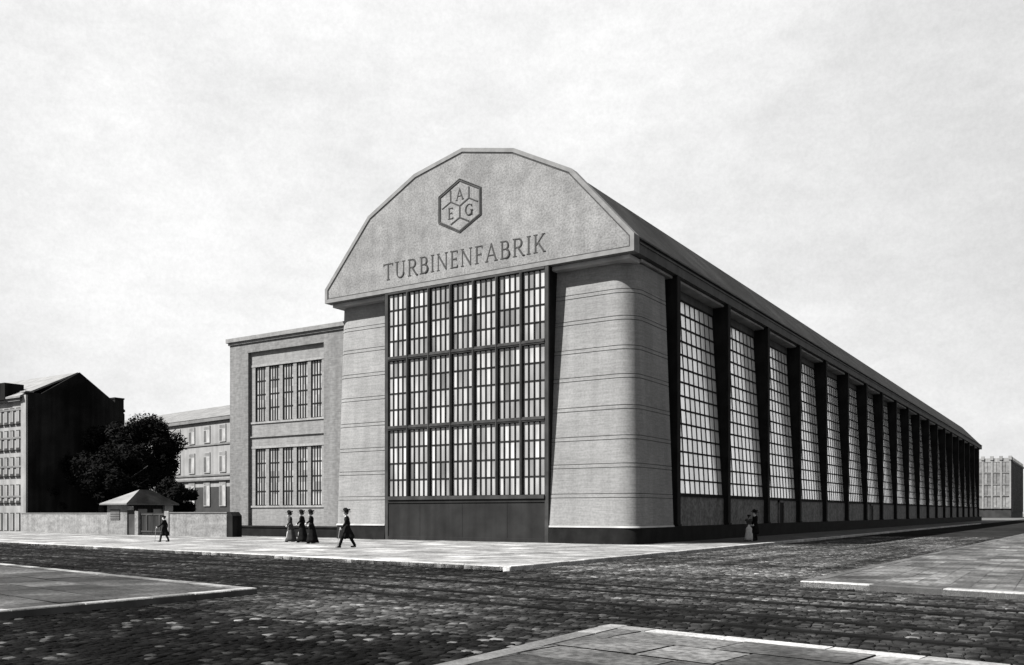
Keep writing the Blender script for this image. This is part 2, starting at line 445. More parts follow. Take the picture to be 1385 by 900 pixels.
def write(mb, text, x, z, h, gap, y0, sx=1.0, boost=1.0, width=None):
    ws = [glyph(c)[0] for c in text]
    if width: gap = (width - sum(ws)*h*sx)/(len(text)-1)
    for c, w in zip(text, ws):
        for i, pl in enumerate(glyph(c)[1]):
            mb.prism_y(ccw([(x+p[0]*h*sx, z+p[1]*h) for p in pl]), y0-.022-.0016*i, y0+.02)
        x += w*h*sx + gap
lt = MB(); write(lt, 'TURBINENFABRIK', -17.05, 16.07, 1.02, .19, 0.0, width=11.68)
lt.build('lettering', M['letter'], hall)
# --- hexagonal emblem with three cells and letters
em = MB(); hx, hz, R6, SX = -11.2, 19.66, 1.58, 1.12
def hp(x, z): return (hx + x*SX, hz + z)
idx = [0]
def bar(p, q, w, d=.02):
    idx[0] += 1
    em.prism_y(ccw([hp(*t) for t in stroke(p, q, w)]), -d-.0012*idx[0], .02)
def hexring(R, w):
    P = [(R*math.sin(math.radians(60*i)), R*math.cos(math.radians(60*i))) for i in range(6)]
    Q = [(p[0]*(1-w/R), p[1]*(1-w/R)) for p in P]
    for i in range(6):
        j = (i+1) % 6
        em.prism_y(ccw([hp(*P[i]), hp(*P[j]), hp(*Q[j]), hp(*Q[i])]), -.04, .02)
hexring(1.60, .035); hexring(1.52, .085)
r_ = .68; c3 = math.cos(math.radians(30))
for sx in (-1, 1):
    bar((0, 0), (sx*c3*r_, .5*r_), .07); bar((sx*c3*r_, .5*r_), (sx*c3*r_, 1.47*r_), .07); bar((sx*c3*r_, .5*r_), (sx*2*c3*r_*.98, .02), .06)
    bar((0, -r_), (sx*c3*r_, -1.48*r_), .07)
bar((0, 0), (0, -r_), .07)
for c, ox, oz in (('A', 0, r_), ('E', -c3*r_, -.5*r_), ('G', c3*r_, -.5*r_)):
    hgt = .66; w = glyph(c)[0]*hgt*1.05
    write(em, c, hx+ox*SX-w/2, hz+oz-hgt/2, hgt, 0, 0.0, sx=1.05)
em.build('emblem', M['letter'], hall)

# --- roof, soffits, gutters
RP = inset_poly(GP, .10)
rf = MB()
RPts = [(-.06, 16.10), (-3.80, 20.16), (-7.47, 22.06), (XC, 22.85), (-14.55, 22.06), (-18.22, 20.16), (-21.96, 16.10)]
rf.prism_y([(-21.9, 15.9), (-.12, 15.9)] + RPts, .64, HL+1.2)
for i in range(len(RPts)-1):                       # raised seams
    pass
roof = rf.build('roof', M['roof'], hall)
gt = MB()
for sgn, xo in ((1, 0.0), (-1, -22.02)):
    def bx(a, b, z0, z1, ya=.63, yb=HL+1.3):
        x0, x1 = sorted((xo+sgn*a, xo+sgn*b)); gt.box(x0, x1, ya, yb, z0, z1)
    bx(-1.55, -.02, 15.29, 15.80)
    bx(-.6, .03, 15.802, 15.90)
    bx(-.7, -.22, 15.902, 16.04)
    bx(-.7, .05, 16.042, 16.13, .66)
gt.build('gutter', M['fascia'], roof)
sf = MB(); sf.box(-21.7, -.42, .34, 1.6, 15.02, 15.268); sf.box(-1.62, -.32, 1.602, HL, 15.14, 15.286); sf.box(-21.7, -20.4, 1.602, HL, 15.02, 15.286)
sf.build('soffit', M['soffit'], hall, bevel=.04)
em_ = MB(); em_.prism_y([(-21.2, .0), (-.9, .0), (-.9, 16), (-3.9, 20.0), (XC, 22.6), (-18.1, 20.0), (-21.2, 16)], HL-.6, HL)
em_.build('rear_wall', M['spandrel'], hall)

# --- rounded battered corner piers
ZK = [.95, 2.57, 4.17, 5.66, 7.27, 8.93, 10.47, 12.07, 13.53]
def pier_outline(z, xi, side, d=0.0, extra=0.0):
    t = z/15.0
    yf = lerp(-.04, .86, t) + d - extra
    if side > 0: xs = lerp(.12, -.45, t) - d + extra; r = lerp(.85, 1.25, t); yb = 5.0
    else: xs = lerp(-21.35, -21.72, t) + d - extra; r = lerp(.75, 1.0, t); yb = 3.0
    pts = [(xi, yb), (xi, yf)]
    for k in range(9):
        a = math.radians(-90 + 90*k/8)
        pts.append((xs - side*r + side*r*math.cos(a), yf + r + r*math.sin(a)))
    pts.append((xs, yb))
    return pts if side > 0 else pts
def make_pier(xi, side):
    levels = [(.90, 0.0)]
    for z in ZK[1:]:
        levels += [(z-.125, 0), (z-.12, .035), (z-.092, .035), (z-.087, -.006), (z+.087, -.006), (z+.092, .035), (z+.12, .035), (z+.125, 0)]
    levels += [(15.05, 0)]
    mb = MB(); gm = MB(); prev = None
    for i, (z, d) in enumerate(levels):
        ring = [(x, y, z) for x, y in pier_outline(z, xi, side, d)]
        if prev:
            tgt = gm if (d == .035 and levels[i-1][1] == .035) else mb
            n = len(tgt.v); kk = len(ring); tgt.v += prev + ring
            for a in range(kk):
                b = (a+1) % kk
                f = (n+a, n+b, n+kk+b, n+kk+a)
                tgt.f.append(f if side > 0 else f[::-1]); tgt.t.append(1)
        prev = ring
    n = len(mb.v); mb.v += prev; mb.f.append(tuple(range(n, n+len(prev)))); mb.t.append(1)
    p = mb.build('corner_pier', M['concrete'], hall)
    sm(p); g2 = gm.build('iron_band', M['groove'], p); sm(g2)
    pb = MB(); r0 = [(x, y, 0.0) for x, y in pier_outline(0, xi, side, 0, .03)]; r1 = [(x, y, .86) for x, y in pier_outline(.86, xi, side, 0, .03)]
    if side > 0: pb.hexa(r0, r1)
    else: pb.hexa(r0[::-1], r1[::-1])
    pl = pb.build('plinth', M['plinth'], p); sm(pl)
    lb = MB(); r0 = [(x, y, .862) for x, y in pier_outline(.86, xi, side, 0, .07)]; r1 = [(x, y, .955) for x, y in pier_outline(.95, xi, side, 0, .05)]
    if side > 0: lb.hexa(r0, r1)
    else: lb.hexa(r0[::-1], r1[::-1])
    ll = lb.build('plinth_moulding', M['soffit'], p); sm(ll)
def sm(o, ang=.7):
    me = o.data
    bm = bmesh.new(); bm.from_mesh(me); bmesh.ops.remove_doubles(bm, verts=bm.verts, dist=.0004)
    bmesh.ops.recalc_face_normals(bm, faces=bm.faces)
    for f in bm.faces: f.smooth = True
    for e in bm.edges:
        e.smooth = not (len(e.link_faces) == 2 and e.calc_face_angle(0) > ang)
    bm.to_mesh(me); bm.free()
make_pier(-5.12, 1); make_pier(-16.93, -1)

# --- the glazed front
GX0, GX1, GZ0, GZ1 = -16.92, -5.16, 2.50, 15.24
fm = MB()
post = .24
NC, NR = 7, 3
mull = .17
cw = (GX1-GX0-2*post-(NC-1)*mull)/NC
rows = [(2.68, 6.72), (7.02, 11.0), (11.30, 15.10)]
fm.box(GX0, GX0+post, -.02, 1.7, .0, GZ1); fm.box(GX1-post, GX1, -.02, 1.7, .0, GZ1)
for c in range(1, NC):
    x = GX0+post+c*cw+(c-1)*mull
    fm.box(x, x+mull, -.06, .25, 2.66, 15.12)
    fm.box(x+.05, x+mull-.05, -.10, -.061, 2.66, 15.12)
fm.box(GX0+post+.002, GX1-post-.002, -.045, .26, 15.122, GZ1)
fm.box(GX0+post+.002, GX1-post-.002, -.10, .26, 2.44, 2.655)
for (a, b) in ((6.74, 7.0), (11.02, 11.28)):
    fm.box(GX0+post+.002, GX1-post-.002, -.04, .24, a, b)
    fm.box(GX0+post+.002, GX1-post-.002, -.075, -.041, a+.08, b-.08)
fr_ = fm.build('front_window_frame', M['steel_mid'], hall, bevel=.012)
ck = MB(); ck.box(GX1+.001, GX1+.03, .0, 1.75, 0, GZ1-.01); ck.box(GX0-.03, GX0-.001, .0, 1.75, 0, GZ1-.01)
ck.box(GX0+.25, GX1-.25, .5, .7, 2.4, 15.2)
ck.build('frame_cheek', M['steel'], fr_)
for c in range(NC):
    x0 = GX0+post+c*(cw+mull); x1 = x0+cw
    for (z0, z1) in rows:
        gm = MB(); bm_ = MB()
        z0_, z1_ = z0, z1
        base = random.uniform(.85, 1.1)
        for i in range(4):
            ct = random.uniform(.8, 1.15)
            for j in range(4):
                xa, xb = lerp(x0, x1, i/4), lerp(x0, x1, (i+1)/4); za, zb = lerp(z0_, z1_, j/4), lerp(z0_, z1_, (j+1)/4)
                t = base*ct*random.uniform(.7, 1.25)
                if random.random() < .16: t *= .55
                gm.quad((xa, .10, za), (xb, .10, za), (xb, .10, zb), (xa, .10, zb), tone=t)
        for i in range(1, 4):
            xm = lerp(x0, x1, i/4); bm_.box(xm-.030, xm+.030, .04, .13, z0_, z1_)
        for j in range(1, 4):
            zm = lerp(z0_, z1_, j/4); bm_.box(x0, x1, .055, .125, zm-.032, zm+.032)
        bm_.box(x0-.005, x0+.045, .03, .14, z0_, z1_); bm_.box(x1-.045, x1+.005, .03, .14, z0_, z1_)
        w = gm.build('window', M['glass_front'], hall, tone=True)
        bm_.build('glazing_bars', M['steel'], w)
ap = MB(); ap.box(GX0+post, GX1-post, .03, .6, .0, 2.44); ap.box(GX0+post, GX1-post, -.02, .029, 2.25, 2.435); ap.box(GX0+post, GX1-post, -.01, .029, 0, .22)
for x in (-14.2, -11.04, -7.9): ap.box(x-.01, x+.01, .018, .0295, .22, 2.25)
ap.build('apron_panel', M['apron'], hall, bevel=.01)

# --- long side: plinth, spandrels, tapered stanchions, leaning windows
SP, Y1 = 8.577, 6.29
NB = 20
pl = MB(); pl.box(-1.4, .06, 5.02, HL, 0, .88); pl.build('side_plinth', M['plinth'], hall)
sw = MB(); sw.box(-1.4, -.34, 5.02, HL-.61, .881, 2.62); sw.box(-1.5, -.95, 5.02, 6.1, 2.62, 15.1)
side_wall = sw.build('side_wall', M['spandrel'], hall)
sl = MB(); sl.box(-1.4, -.27, 5.05, HL-.7, 2.621, 2.70); sl.build('window_sill', M['steel'], side_wall)
wl = MB(); wl.box(-21.0, -20.5, 3.0, HL-.61, 0, 15.0); wl.build('yard_wall', M['spandrel'], hall)
ic = MB(); ic.box(-1.75, -1.55, 5.1, HL-.7, 2.7, 15.1); ic.build('light_block_wall', M['steel'], hall)  # unseen core added behind the side glass to block light
def gx(z): return lerp(-.39, -1.10, (z-2.7)/(14.6-2.7))
st_mesh = None
for n in range(NB):
    ye = Y1 + n*SP
    if st_mesh is None:
        s_ = MB(); ya, yb = ye-.45, ye
        # outer flange, web box widening upwards, bearing at the foot
        s_.box(-.10, -.012, ya-.03, yb, 1.0, 15.27)
        s_.hexa([(-.62, ya, .95), (-.101, ya, .95), (-.101, yb-.03, .95), (-.62, yb-.03, .95)],
                [(-1.45, ya, 15.27), (-.101, ya, 15.27), (-.101, yb-.03, 15.27), (-1.45, yb-.03, 15.27)])
        s_.box(-.3, .04, ya-.06, yb+.05, .885, .998)
        s0 = s_.build('stanchion', M['steel'], hall, bevel=.01); st_mesh = s0
    else:
        s1 = st_mesh.copy(); COL.objects.link(s1); s1.parent = hall; s1.location = (0, n*SP, 0)
    ws, we = ye + .02, (ye + SP - .51) if n < NB-1 else HL-.75
    if n == NB-1: pass
    gm = MB(); bm_ = MB(); nc, nr = 10, 14
    z0, z1 = 2.72, 14.62
    for i in range(nc):
        ct = random.uniform(.8, 1.15)
        for j in range(nr):
            ya, yb = lerp(ws, we, i/nc), lerp(ws, we, (i+1)/nc); za, zb = lerp(z0, z1, j/nr), lerp(z0, z1, (j+1)/nr)
            t = ct*random.uniform(.9, 1.08)
            gm.quad((gx(za), ya, za), (gx(za), yb, za), (gx(zb), yb, zb), (gx(zb), ya, zb), tone=t)
    def sbar(ya, yb, za, zb, o0, o1):
        bm_.hexa([(gx(za)+o0, ya, za), (gx(za)+o1, ya, za), (gx(za)+o1, yb, za), (gx(za)+o0, yb, za)],
                 [(gx(zb)+o0, ya, zb), (gx(zb)+o1, ya, zb), (gx(zb)+o1, yb, zb), (gx(zb)+o0, yb, zb)])
    for i in range(0, nc+1):
        ym = lerp(ws+.03, we-.03, i/nc); sbar(ym-.03, ym+.03, z0, z1, -.02, .035)
    for j in range(0, nr+1):
        zm = lerp(z0+.05, z1-.05, j/nr); sbar(ws, we, zm-.05, zm+.05, -.02, .05)
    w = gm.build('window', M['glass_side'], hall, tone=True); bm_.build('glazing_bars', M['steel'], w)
    pn = MB()
    pn.hexa([(gx(14.63)-.05, ws, 14.63), (gx(14.63)+.06, ws, 14.63), (gx(14.63)+.06, we, 14.63), (gx(14.63)-.05, we, 14.63)],
            [(-1.22, ws, 15.139), (-1.06, ws, 15.139), (-1.06, we, 15.139), (-1.22, we, 15.139)])
    pn.build('window_head', M['fascia'], w)
for px in (1058, 1180):
    y, _ = on_x(px, 700, -.2)
    d = MB(); d.box(-.335, -.27, y-.55, y+.55, .05, 2.45); dd = d.build('side_door', M['steel'], hall)
    d = MB(); d.box(-.338, -.22, y-.70, y-.552, .89, 2.6); d.box(-.338, -.22, y+.552, y+.70, .89, 2.6); d.box(-.338, -.22, y-.70, y+.70, 2.452, 2.6); d.build('door_frame', M['spandrel'], dd)

# ------------------------------------------------------------------ flat-roofed side hall
an = thing('side_hall', 'lower flat-roofed brick side hall with two rows of five-light windows, left of the gabled hall', 'building', (-26.8, 1.2, 0))
YA = 1.20; AX0, AX1 = -32.71, -20.5; RX0, RX1 = -30.77, -23.34
w = MB()
w.box(AX0, RX0, YA, YA+24, 0, 13.1); w.box(RX1, AX1, YA, YA+24, 0, 13.1); w.box(AX0, AX1, YA, YA+24, 13.101, 13.77)
wall = w.build('wall', M['brick_pier'], an)
WL = [(lerp(-29.36, -22.95, k/5)+.0, ) for k in range(5)]
lw, gp = 1.05, .32
lights = [(-30.27+k*(lw+gp), -30.27+k*(lw+gp)+lw) for k in range(5)]
levels = [(2.16, 6.23), (8.12, 12.04)]
pnl = MB(); yr = YA+.22
def rpanel(x0, x1, z0, z1, y=yr): pnl.box(x0, x1, y, YA+.8, z0, z1)
rpanel(RX0, RX1, 0, 2.16); rpanel(RX0, RX1, 6.23, 8.12); rpanel(RX0, RX1, 12.04, 13.1)
for (z0, z1) in levels:
    rpanel(RX0, lights[0][0], z0, z1); rpanel(lights[-1][1], RX1, z0, z1)
    for k in range(4): rpanel(lights[k][1], lights[k+1][0], z0, z1, yr+.03)
panel = pnl.build('recessed_panel', M['brick'], an)
for (z0, z1) in levels:
    sl = MB(); sl.box(RX0+.02, RX1-.02, yr-.07, yr+.1, z0-.13, z0-.001); sl.build('window_sill', M['brick_trim'], panel)
    sl = MB(); sl.box(RX0+.02, RX1-.02, yr-.03, yr+.1, z1+.001, z1+.16); sl.build('lintel', M['brick_trim'], panel)
sl = MB(); sl.box(RX0+.02, RX1-.02, yr-.10, yr+.1, 7.02, 7.10); sl.build('string_course', M['brick'], panel)
for (z0, z1) in levels:
    for (x0, x1) in lights:
        gm = MB(); bm_ = MB()
        for i in range(4):
            for j in range(5):
                t = random.uniform(.7, 1.45)
                xa, xb = lerp(x0, x1, i/4), lerp(x0, x1, (i+1)/4); za, zb = lerp(z0, z1, j/5), lerp(z0, z1, (j+1)/5)
                gm.quad((xa, yr+.13, za), (xb, yr+.13, za), (xb, yr+.13, zb), (xa, yr+.13, zb), tone=t)
        for i in range(0, 5):
            xm = lerp(x0+.03, x1-.03, i/4); bm_.box(xm-.022, xm+.022, yr+.08, yr+.135, z0, z1)
        for j in range(0, 5):
            zm = lerp(z0+.03, z1-.03, j/4); bm_.box(x0, x1, yr+.085, yr+.134, zm-.03, zm+.03)
        wi = gm.build('window', M['glass_dark'], an, tone=True); bm_.build('glazing_bars', M['steel'], wi)
c = MB(); c.box(AX0-.22, AX1+.0, YA-.22, YA+24.3, 13.95, 14.25); c.box(AX0-.10, AX1+.0, YA-.10, YA+24.1, 13.771, 13.949); c.build('cornice', M['brick'], an, bevel=.02)
c = MB(); c.box(AX0+.55, AX1-.1, YA-.10, YA+.0, 0, .62); c.box(AX0+.5, AX1-.1, YA-.16, YA+.0, .621, .76); c.build('plinth', M['plinth'], an, bevel=.01)
c = MB(); c.box(AX0+.2, AX1-.1, YA+.2, YA+23.5, 13.8, 14.1); c.build('roof', M['roof'], an)

# ------------------------------------------------------------------ yard walls and gatehouse on the left
YW = -1.5
b = MB(); b.box(-35.95, -29.75, YW, YW+.35, 0, 1.62)
o = thing('boundary_wall', 'low brick yard wall between the gatehouse and the side hall', 'wall', (-32.8, YW, 0))
b.build('wall_body', M['wallbrick'], o)
b = MB(); b.box(-35.95, -29.75, YW-.05, YW+.40, 1.622, 1.70); b.build('coping', M['house_trim'], o, bevel=.01)
b = MB(); b.box(-29.748, -29.15, YW-.06, YW+.75, 0, 1.45); b.hexa([(-29.748, YW-.06, 1.45), (-29.15, YW-.06, 1.45), (-29.15, YW+.75, 1.45), (-29.748, YW+.75, 1.45)],
       [(-29.748, YW+.0, 1.72), (-29.45, YW+.0, 1.72), (-29.45, YW+.75, 1.72), (-29.748, YW+.75, 1.72)]); b.build('end_pier', M['house_gable'], o)
o = thing('boundary_wall', 'long low rendered yard wall running from the dark gable house to the gatehouse', 'wall', (-51.7, YW, 0))
b = MB(); pa, pb = (-59.9, .9), (-43.55, -1.35)
b.prism_z(ccw([pa, pb, (pb[0], pb[1]+.35), (pa[0], pa[1]+.35)]), 0, 1.58); b.build('wall_body', M['wallbrick'], o)
b = MB(); b.prism_z(ccw([(pa[0], pa[1]-.04), (pb[0], pb[1]-.04), (pb[0], pb[1]+.39), (pa[0], pa[1]+.39)]), 1.582, 1.66); b.build('coping', M['house_trim'], o, bevel=.01)

gh = thing('gatehouse', 'small gatehouse with hipped roof and dark gate beside it, between the two yard walls', 'gatehouse', (-42, YW, 0))
GY = 2.35
b = MB(); b.box(-43.5, -41.0, YW, GY, 0, 2.26); gw = b.build('wall', M['wallbrick'], gh)
b = MB(); b.box(-43.05, -41.85, YW-.03, YW-.001, 1.12, 1.92); wv = b.build('window', M['steel_mid'], gh)
b = MB()
for k in range(6): b.box(-43.02, -41.88, YW-.05, YW-.031, 1.15+k*.13, 1.22+k*.13)
b.build('shutter_slats', M['house_trim'], wv)
b = MB(); b.box(-40.97, -40.05, YW+.10, YW+.18, 0, 1.85); b.build('door', M['gate_grey'], gh)
b = MB(); b.box(-40.97, -40.3, YW-.0, YW+.09, 1.86, 2.16); b.build('transom_panel', M['wallbrick'], gh)
for (x0, x1) in ((-40.03, -39.62), (-36.55, -36.05)):
    b = MB(); b.box(x0, x1, YW-.02, YW+.36, 0, 1.78); b.build('gate_pier', M['wallbrick'], gh)
b = MB(); b.box(-39.60, -38.10, YW+.18, YW+.26, .05, 1.66); gt_ = b.build('gate', M['wood_dark'], gh)
b2 = MB(); b2.box(-38.08, -36.57, YW+.18, YW+.26, .05, 1.66); g2_ = b2.build('gate', M['wood_dark'], gh)
for x0, par in ((-39.58, gt_), (-38.06, g2_)):
    b = MB(); b.box(x0, x0+1.46, YW+.14, YW+.179, 1.48, 1.6); b.box(x0, x0+1.46, YW+.14, YW+.179, .22, .34); b.box(x0+.66, x0+.78, YW+.142, YW+.178, .341, 1.479); b.build('gate_frame', M['gate_grey'], par)
b = MB(); b.box(-40.999, -40.98, YW+.2, GY-.76, 0, 2.25); b.build('side_shade_sheet', M['wood_dark'], gh)  # dark sheet painting the shade on the side wall under the eaves
for k in range(2):
    y0 = -.6+k*1.35
    b = MB(); b.quad((-40.975, y0, .95), (-40.975, y0+.8, .95), (-40.975, y0+.8, 1.95), (-40.975, y0, 1.95)); b.build('window', M['glass_dark'], gh, tone=True)
b = MB(); b.box(-40.998, -40.75, GY-.75, GY, 1.4, 2.24); b.build('corner_post', M['soffit'], gh)
x0, x1, y0, y1, zE = -43.85, -40.45, YW-.42, GY+.35, 2.36
ra, rb, zR = (-42.15, .35), (-42.15, 1.35), 3.46
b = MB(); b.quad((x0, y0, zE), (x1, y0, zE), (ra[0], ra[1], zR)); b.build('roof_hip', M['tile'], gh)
b = MB(); b.quad((x1, y0, zE), (x1, y1, zE), (rb[0], rb[1], zR), (ra[0], ra[1], zR)); b.quad((x1, y1, zE), (x0, y1, zE), (rb[0], rb[1], zR)); b.quad((x0, y1, zE), (x0, y0, zE), (ra[0], ra[1], zR), (rb[0], rb[1], zR)); b.build('roof', M['tile_shade'], gh)  # remaining roof faces take the shade-coloured tile, unlike the lit hip
b = MB(); b.box(x0, x1, y0, y1, zE-.10, zE-.003); b.build('eaves_board', M['house_trim'], gh)

# ------------------------------------------------------------------ tenement with the black gable
hs = thing('apartment_house', 'tall apartment house with a windowless black gable wall and a pale tiled roof', 'house', (-62, 6, 0))
HX, HY0, HY1 = -60.0, 1.45, 11.1
b = MB(); b.box(-86, HX-.35, HY0, HY1, 0, 12.0); fw = b.build('wall', M['house_front'], hs)
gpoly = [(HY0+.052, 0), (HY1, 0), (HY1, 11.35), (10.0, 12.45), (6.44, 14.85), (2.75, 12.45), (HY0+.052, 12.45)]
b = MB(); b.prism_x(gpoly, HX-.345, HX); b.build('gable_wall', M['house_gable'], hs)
b = MB(); b.box(HX-.8, HX+.01, HY0-.12, HY0+.05, 0, 12.2); b.box(HX-.82, HX+.04, HY0-.2, HY0+.60, 12.455, 12.56); b.build('corner_quoin', M['house_front'], hs)
b = MB(); zz = .06
b.hexa([(-86.4, 1.0, 11.95), (HX-.355, 1.0, 11.95), (HX-.355, 6.44, 14.72), (-86.4, 6.44, 14.72)],
       [(-86.4, 1.0, 12.12), (HX-.355, 1.0, 12.12), (HX-.355, 6.44, 14.89), (-86.4, 6.44, 14.89)])
b.hexa([(-86.4, 6.442, 14.72), (HX-.355, 6.442, 14.72), (HX-.355, 11.4, 11.6), (-86.4, 11.4, 11.6)],
       [(-86.4, 6.442, 14.89), (HX-.355, 6.442, 14.89), (HX-.355, 11.4, 11.8), (-86.4, 11.4, 11.8)])
hr = b.build('roof', M['tile'], hs)
b = MB(); b.box(HX-.9, HX+.015, 10.05, 11.0, 11.0, 12.75); b.box(HX-.95, HX+.06, 10.0, 11.05, 12.752, 12.9); b.build('chimney', M['house_gable'], hr)
dx0, dx1 = -68.0, on_y(5.5, 530, .9)[0]
b = MB(); b.prism_y([(dx0, 11.9), (dx1, 11.9), (dx1, 13.45), (dx0, 13.45)], .95, 2.7); dm = b.build('dormer', M['house_gable'], hr)
b = MB()
for z in (3.05, 5.75, 8.35, 10.9): b.box(-86, HX-.62, HY0-.10, HY0-.001, z, z+.16)
b.box(-86, HX-.62, HY0-.3, HY0-.001, 11.7, 11.94)
b.build('string_course', M['house_trim'], fw)
rowsz = [(.2, 2.1), (3.6, 5.3), (6.25, 7.85), (8.85, 10.4), (11.0, 11.55)]
rowsz = [on_y(14, y0, HY0)[1] for y0 in (719, 695, 679, 657, 643, 620, 608, 584, 573, 554)]
rowsz = [(rowsz[2*i], rowsz[2*i+1]) for i in range(5)]
for (z0, z1) in rowsz:
    for k in range(8):
        xc = on_y(25, 600, HY0)[0] - k*1.0
        b = MB(); b.box(xc-.30, xc+.30, HY0-.06, HY0-.002, z0-.08, z1+.08); wf = b.build('window', M['gate_grey'], hs)
        b = MB(); b.box(xc-.22, xc-.02, HY0-.075, HY0-.061, z0+.1, z1); b.box(xc+.02, xc+.22, HY0-.075, HY0-.061, z0+.1, z1); b.build('pane', M['house_front'], wf)
        b = MB(); b.box(xc-.42, xc+.42, HY0-.14, HY0-.0021, z0-.17, z0-.081); b.build('sill', M['steel'], wf)

# ------------------------------------------------------------------ distant factory behind the trees
ang = math.radians(-8.6)
cx_, cy_ = at_d(311, 112)
bf = thing('factory_building', 'pale three-storey factory building with rows of windows, seen behind the trees', 'building', (cx_, cy_, 0), rz=ang)
def L_(b, name, m, parent, **kw): return b.build(name, m, parent, off=(0, 0, 0), **kw)
b = MB(); b.box(-46, 9, 0, 14, 4.95, 13.6); bw = L_(b, 'wall', M['bg_wall'], bf)
b = MB(); b.box(-46, 9, .02, 14, 0, 4.948); L_(b, 'ground_storey', M['bg_dark'], bf)
b = MB(); b.box(-46, 9, -.35, -.001, 13.3, 13.75); b.box(-46, 9, -.12, -.001, 10.25, 10.45); b.box(-46, 9, -.12, -.001, 6.35, 6.55); b.box(-46, 9, -.3, -.001, 5.75, 5.95); L_(b, 'string_course', M['house_trim'], bw)
b = MB(); b.prism_x([(-.4, 13.752), (14.4, 13.752), (7, 16.6)], -46, 9.2); L_(b, 'roof', M['bg_roof'], bf)
for k in range(12):
    x = -1.6 - k*3.75
    for (z0, z1) in ((10.7, 12.7), (6.85, 9.3), (2.6, 5.6)):
        b = MB(); b.box(x-.75, x+.75, -.10, -.002, z0-.1, z1+.1); wi = L_(b, 'window', M['house_front'], bf)
        b = MB(); b.quad((x-.68, -.102, z0), (x-.12, -.102, z0), (x-.12, -.102, z1-.5), (x-.68, -.102, z1-.5), tone=.45); b.quad((x+.06, -.102, z0), (x+.66, -.102, z0), (x+.66, -.102, z1-.5), (x+.06, -.102, z1-.5), tone=1.5); b.quad((x-.68, -.102, z1-.4), (x+.66, -.102, z1-.4), (x+.66, -.102, z1), (x-.68, -.102, z1), tone=.8)
        L_(b, 'pane', M['bg_glass'], wi, tone=True)

# ------------------------------------------------------------------ distant glazed block at the end of the side street
ox, oy = at_d(1367.5, 300)
ob = thing('office_block', 'distant pale glazed block with pier-topped parapet at the far end of the side street', 'building', (ox, oy, 0))
b = MB(); b.box(-26, 0, .3, 60, 0, 19.3); L_(b, 'wall', M['bg_dark'], ob)
b = MB()
pw = 2.7
for k in range(9):
    x = -k*pw
    b.box(x-.5, x, -.15, .299, 3.1, 19.399)
    b.box(x-.75, x+.2, -.4, .8, 19.4, 20.7)
b.box(-26, -.0, .0, .298, 18.7, 20.0)
L_(b, 'pier', M['bg_wall'], ob)
b = MB()
for z in (3.1, 7.2, 11.0, 14.9): b.box(-26, -.0, -.05, .25, z, z+.5)
L_(b, 'floor_band', M['house_trim'], ob)
for k in range(8):
    for z in (3.6, 7.7, 11.5, 15.4):
        b = MB(); x = -k*pw-.5
        for q in range(2):
            b.quad((x-2.2+q*1.1+.08, .1, z), (x-1.1+q*1.1-.04, .1, z), (x-1.1+q*1.1-.04, .1, z+3.3), (x-2.2+q*1.1+.08, .1, z+3.3), tone=random.uniform(.55, 1.0))
        L_(b, 'window', M['bg_glass'], ob, tone=True)
b = MB()
for k in range(14): b.box(.001, .35, 1+k*4.2, 1.9+k*4.2, 2, 20.4)
b.box(.36, .5, .4, 60, 18.7, 19.3)
L_(b, 'side_pier', M['spandrel'], ob)

# ------------------------------------------------------------------ trees
def make_tree(label, px, Y, pyc, rx, rz, n, seed, trunk_r=.35, clumps=26, zc=None):
    rn = random.Random(seed)
    X, zc_ = on_y(px, pyc, Y)
    t = thing('tree' if rz > 2 else 'shrub', label, 'tree' if rz > 2 else 'shrub', (X, Y, 0), 'dark trees behind the yard wall')
    b = MB()
    b.tube([(X, Y, 0), (X+.1, Y, zc_*.35), (X-.05, Y+.1, zc_*.8), (X, Y, zc_+rz*.4)], [trunk_r, trunk_r*.8, trunk_r*.55, trunk_r*.2], 9)
    for k in range(9):
        a = rn.uniform(0, 6.28); z0 = zc_*rn.uniform(.5, .95)
        e = Vector((math.cos(a)*rx*.75, math.sin(a)*rx*.75, rn.uniform(-.2, .8)*rz))
        b.tube([(X, Y, z0), (X+e.x*.4, Y+e.y*.4, z0+(zc_+e.z-z0)*.55), (X+e.x, Y+e.y, zc_+e.z)], [trunk_r*.42, trunk_r*.26, .03], 6)
    b.build('trunk', M['bark'], t, smooth=True)
    cr = MB(); C = []
    for k in range(clumps):
        while True:
            p = Vector((rn.uniform(-1, 1), rn.uniform(-1, 1), rn.uniform(-1, 1)))
            if .25 < p.length < 1: break
        p = p.normalized()*(p.length**.45)
        C.append((Vector((p.x*rx*.80, p.y*rx*.80, p.z*rz*.80)), rn.uniform(.24, .42)*min(rx, rz), rn.uniform(.6, 1.4)))
    for i in range(n):
        c_, r0, tn = rn.choice(C)
        d = Vector((rn.gauss(0, 1), rn.gauss(0, 1), rn.gauss(0, 1))).normalized()
        p = c_ + d*r0*(rn.random()**.35)*rn.uniform(.85, 1.12)
        s_ = rn.uniform(.10, .22)
        u = Vector((rn.gauss(0, 1), rn.gauss(0, 1), rn.gauss(0, .6))).normalized(); v = u.cross(d + Vector((.3, .2, .1))).normalized()
        P = Vector((X, Y, zc_)) + p
        if P.z < .15: continue
        cr.quad(P-u*s_, P-v*s_*.45, P+u*s_, P+v*s_*.45, tone=tn*rn.uniform(.6, 1.4))
    cr.build('crown', M['leaf'], t, tone=True)
make_tree('large round dark tree with the rightmost crown, against the pale factory building', 194, 9.5, 612, 3.8, 3.4, 34000, 3, .35, 44)
make_tree('dark tree of medium height hiding the foot of the black gable wall', 136, 7.5, 626, 3.6, 3.5, 22000, 11, .3, 34)
make_tree('low dark tree filling the gap straight behind the gatehouse roof', 165, 3.8, 652, 2.9, 2.5, 18000, 19, .25, 30)
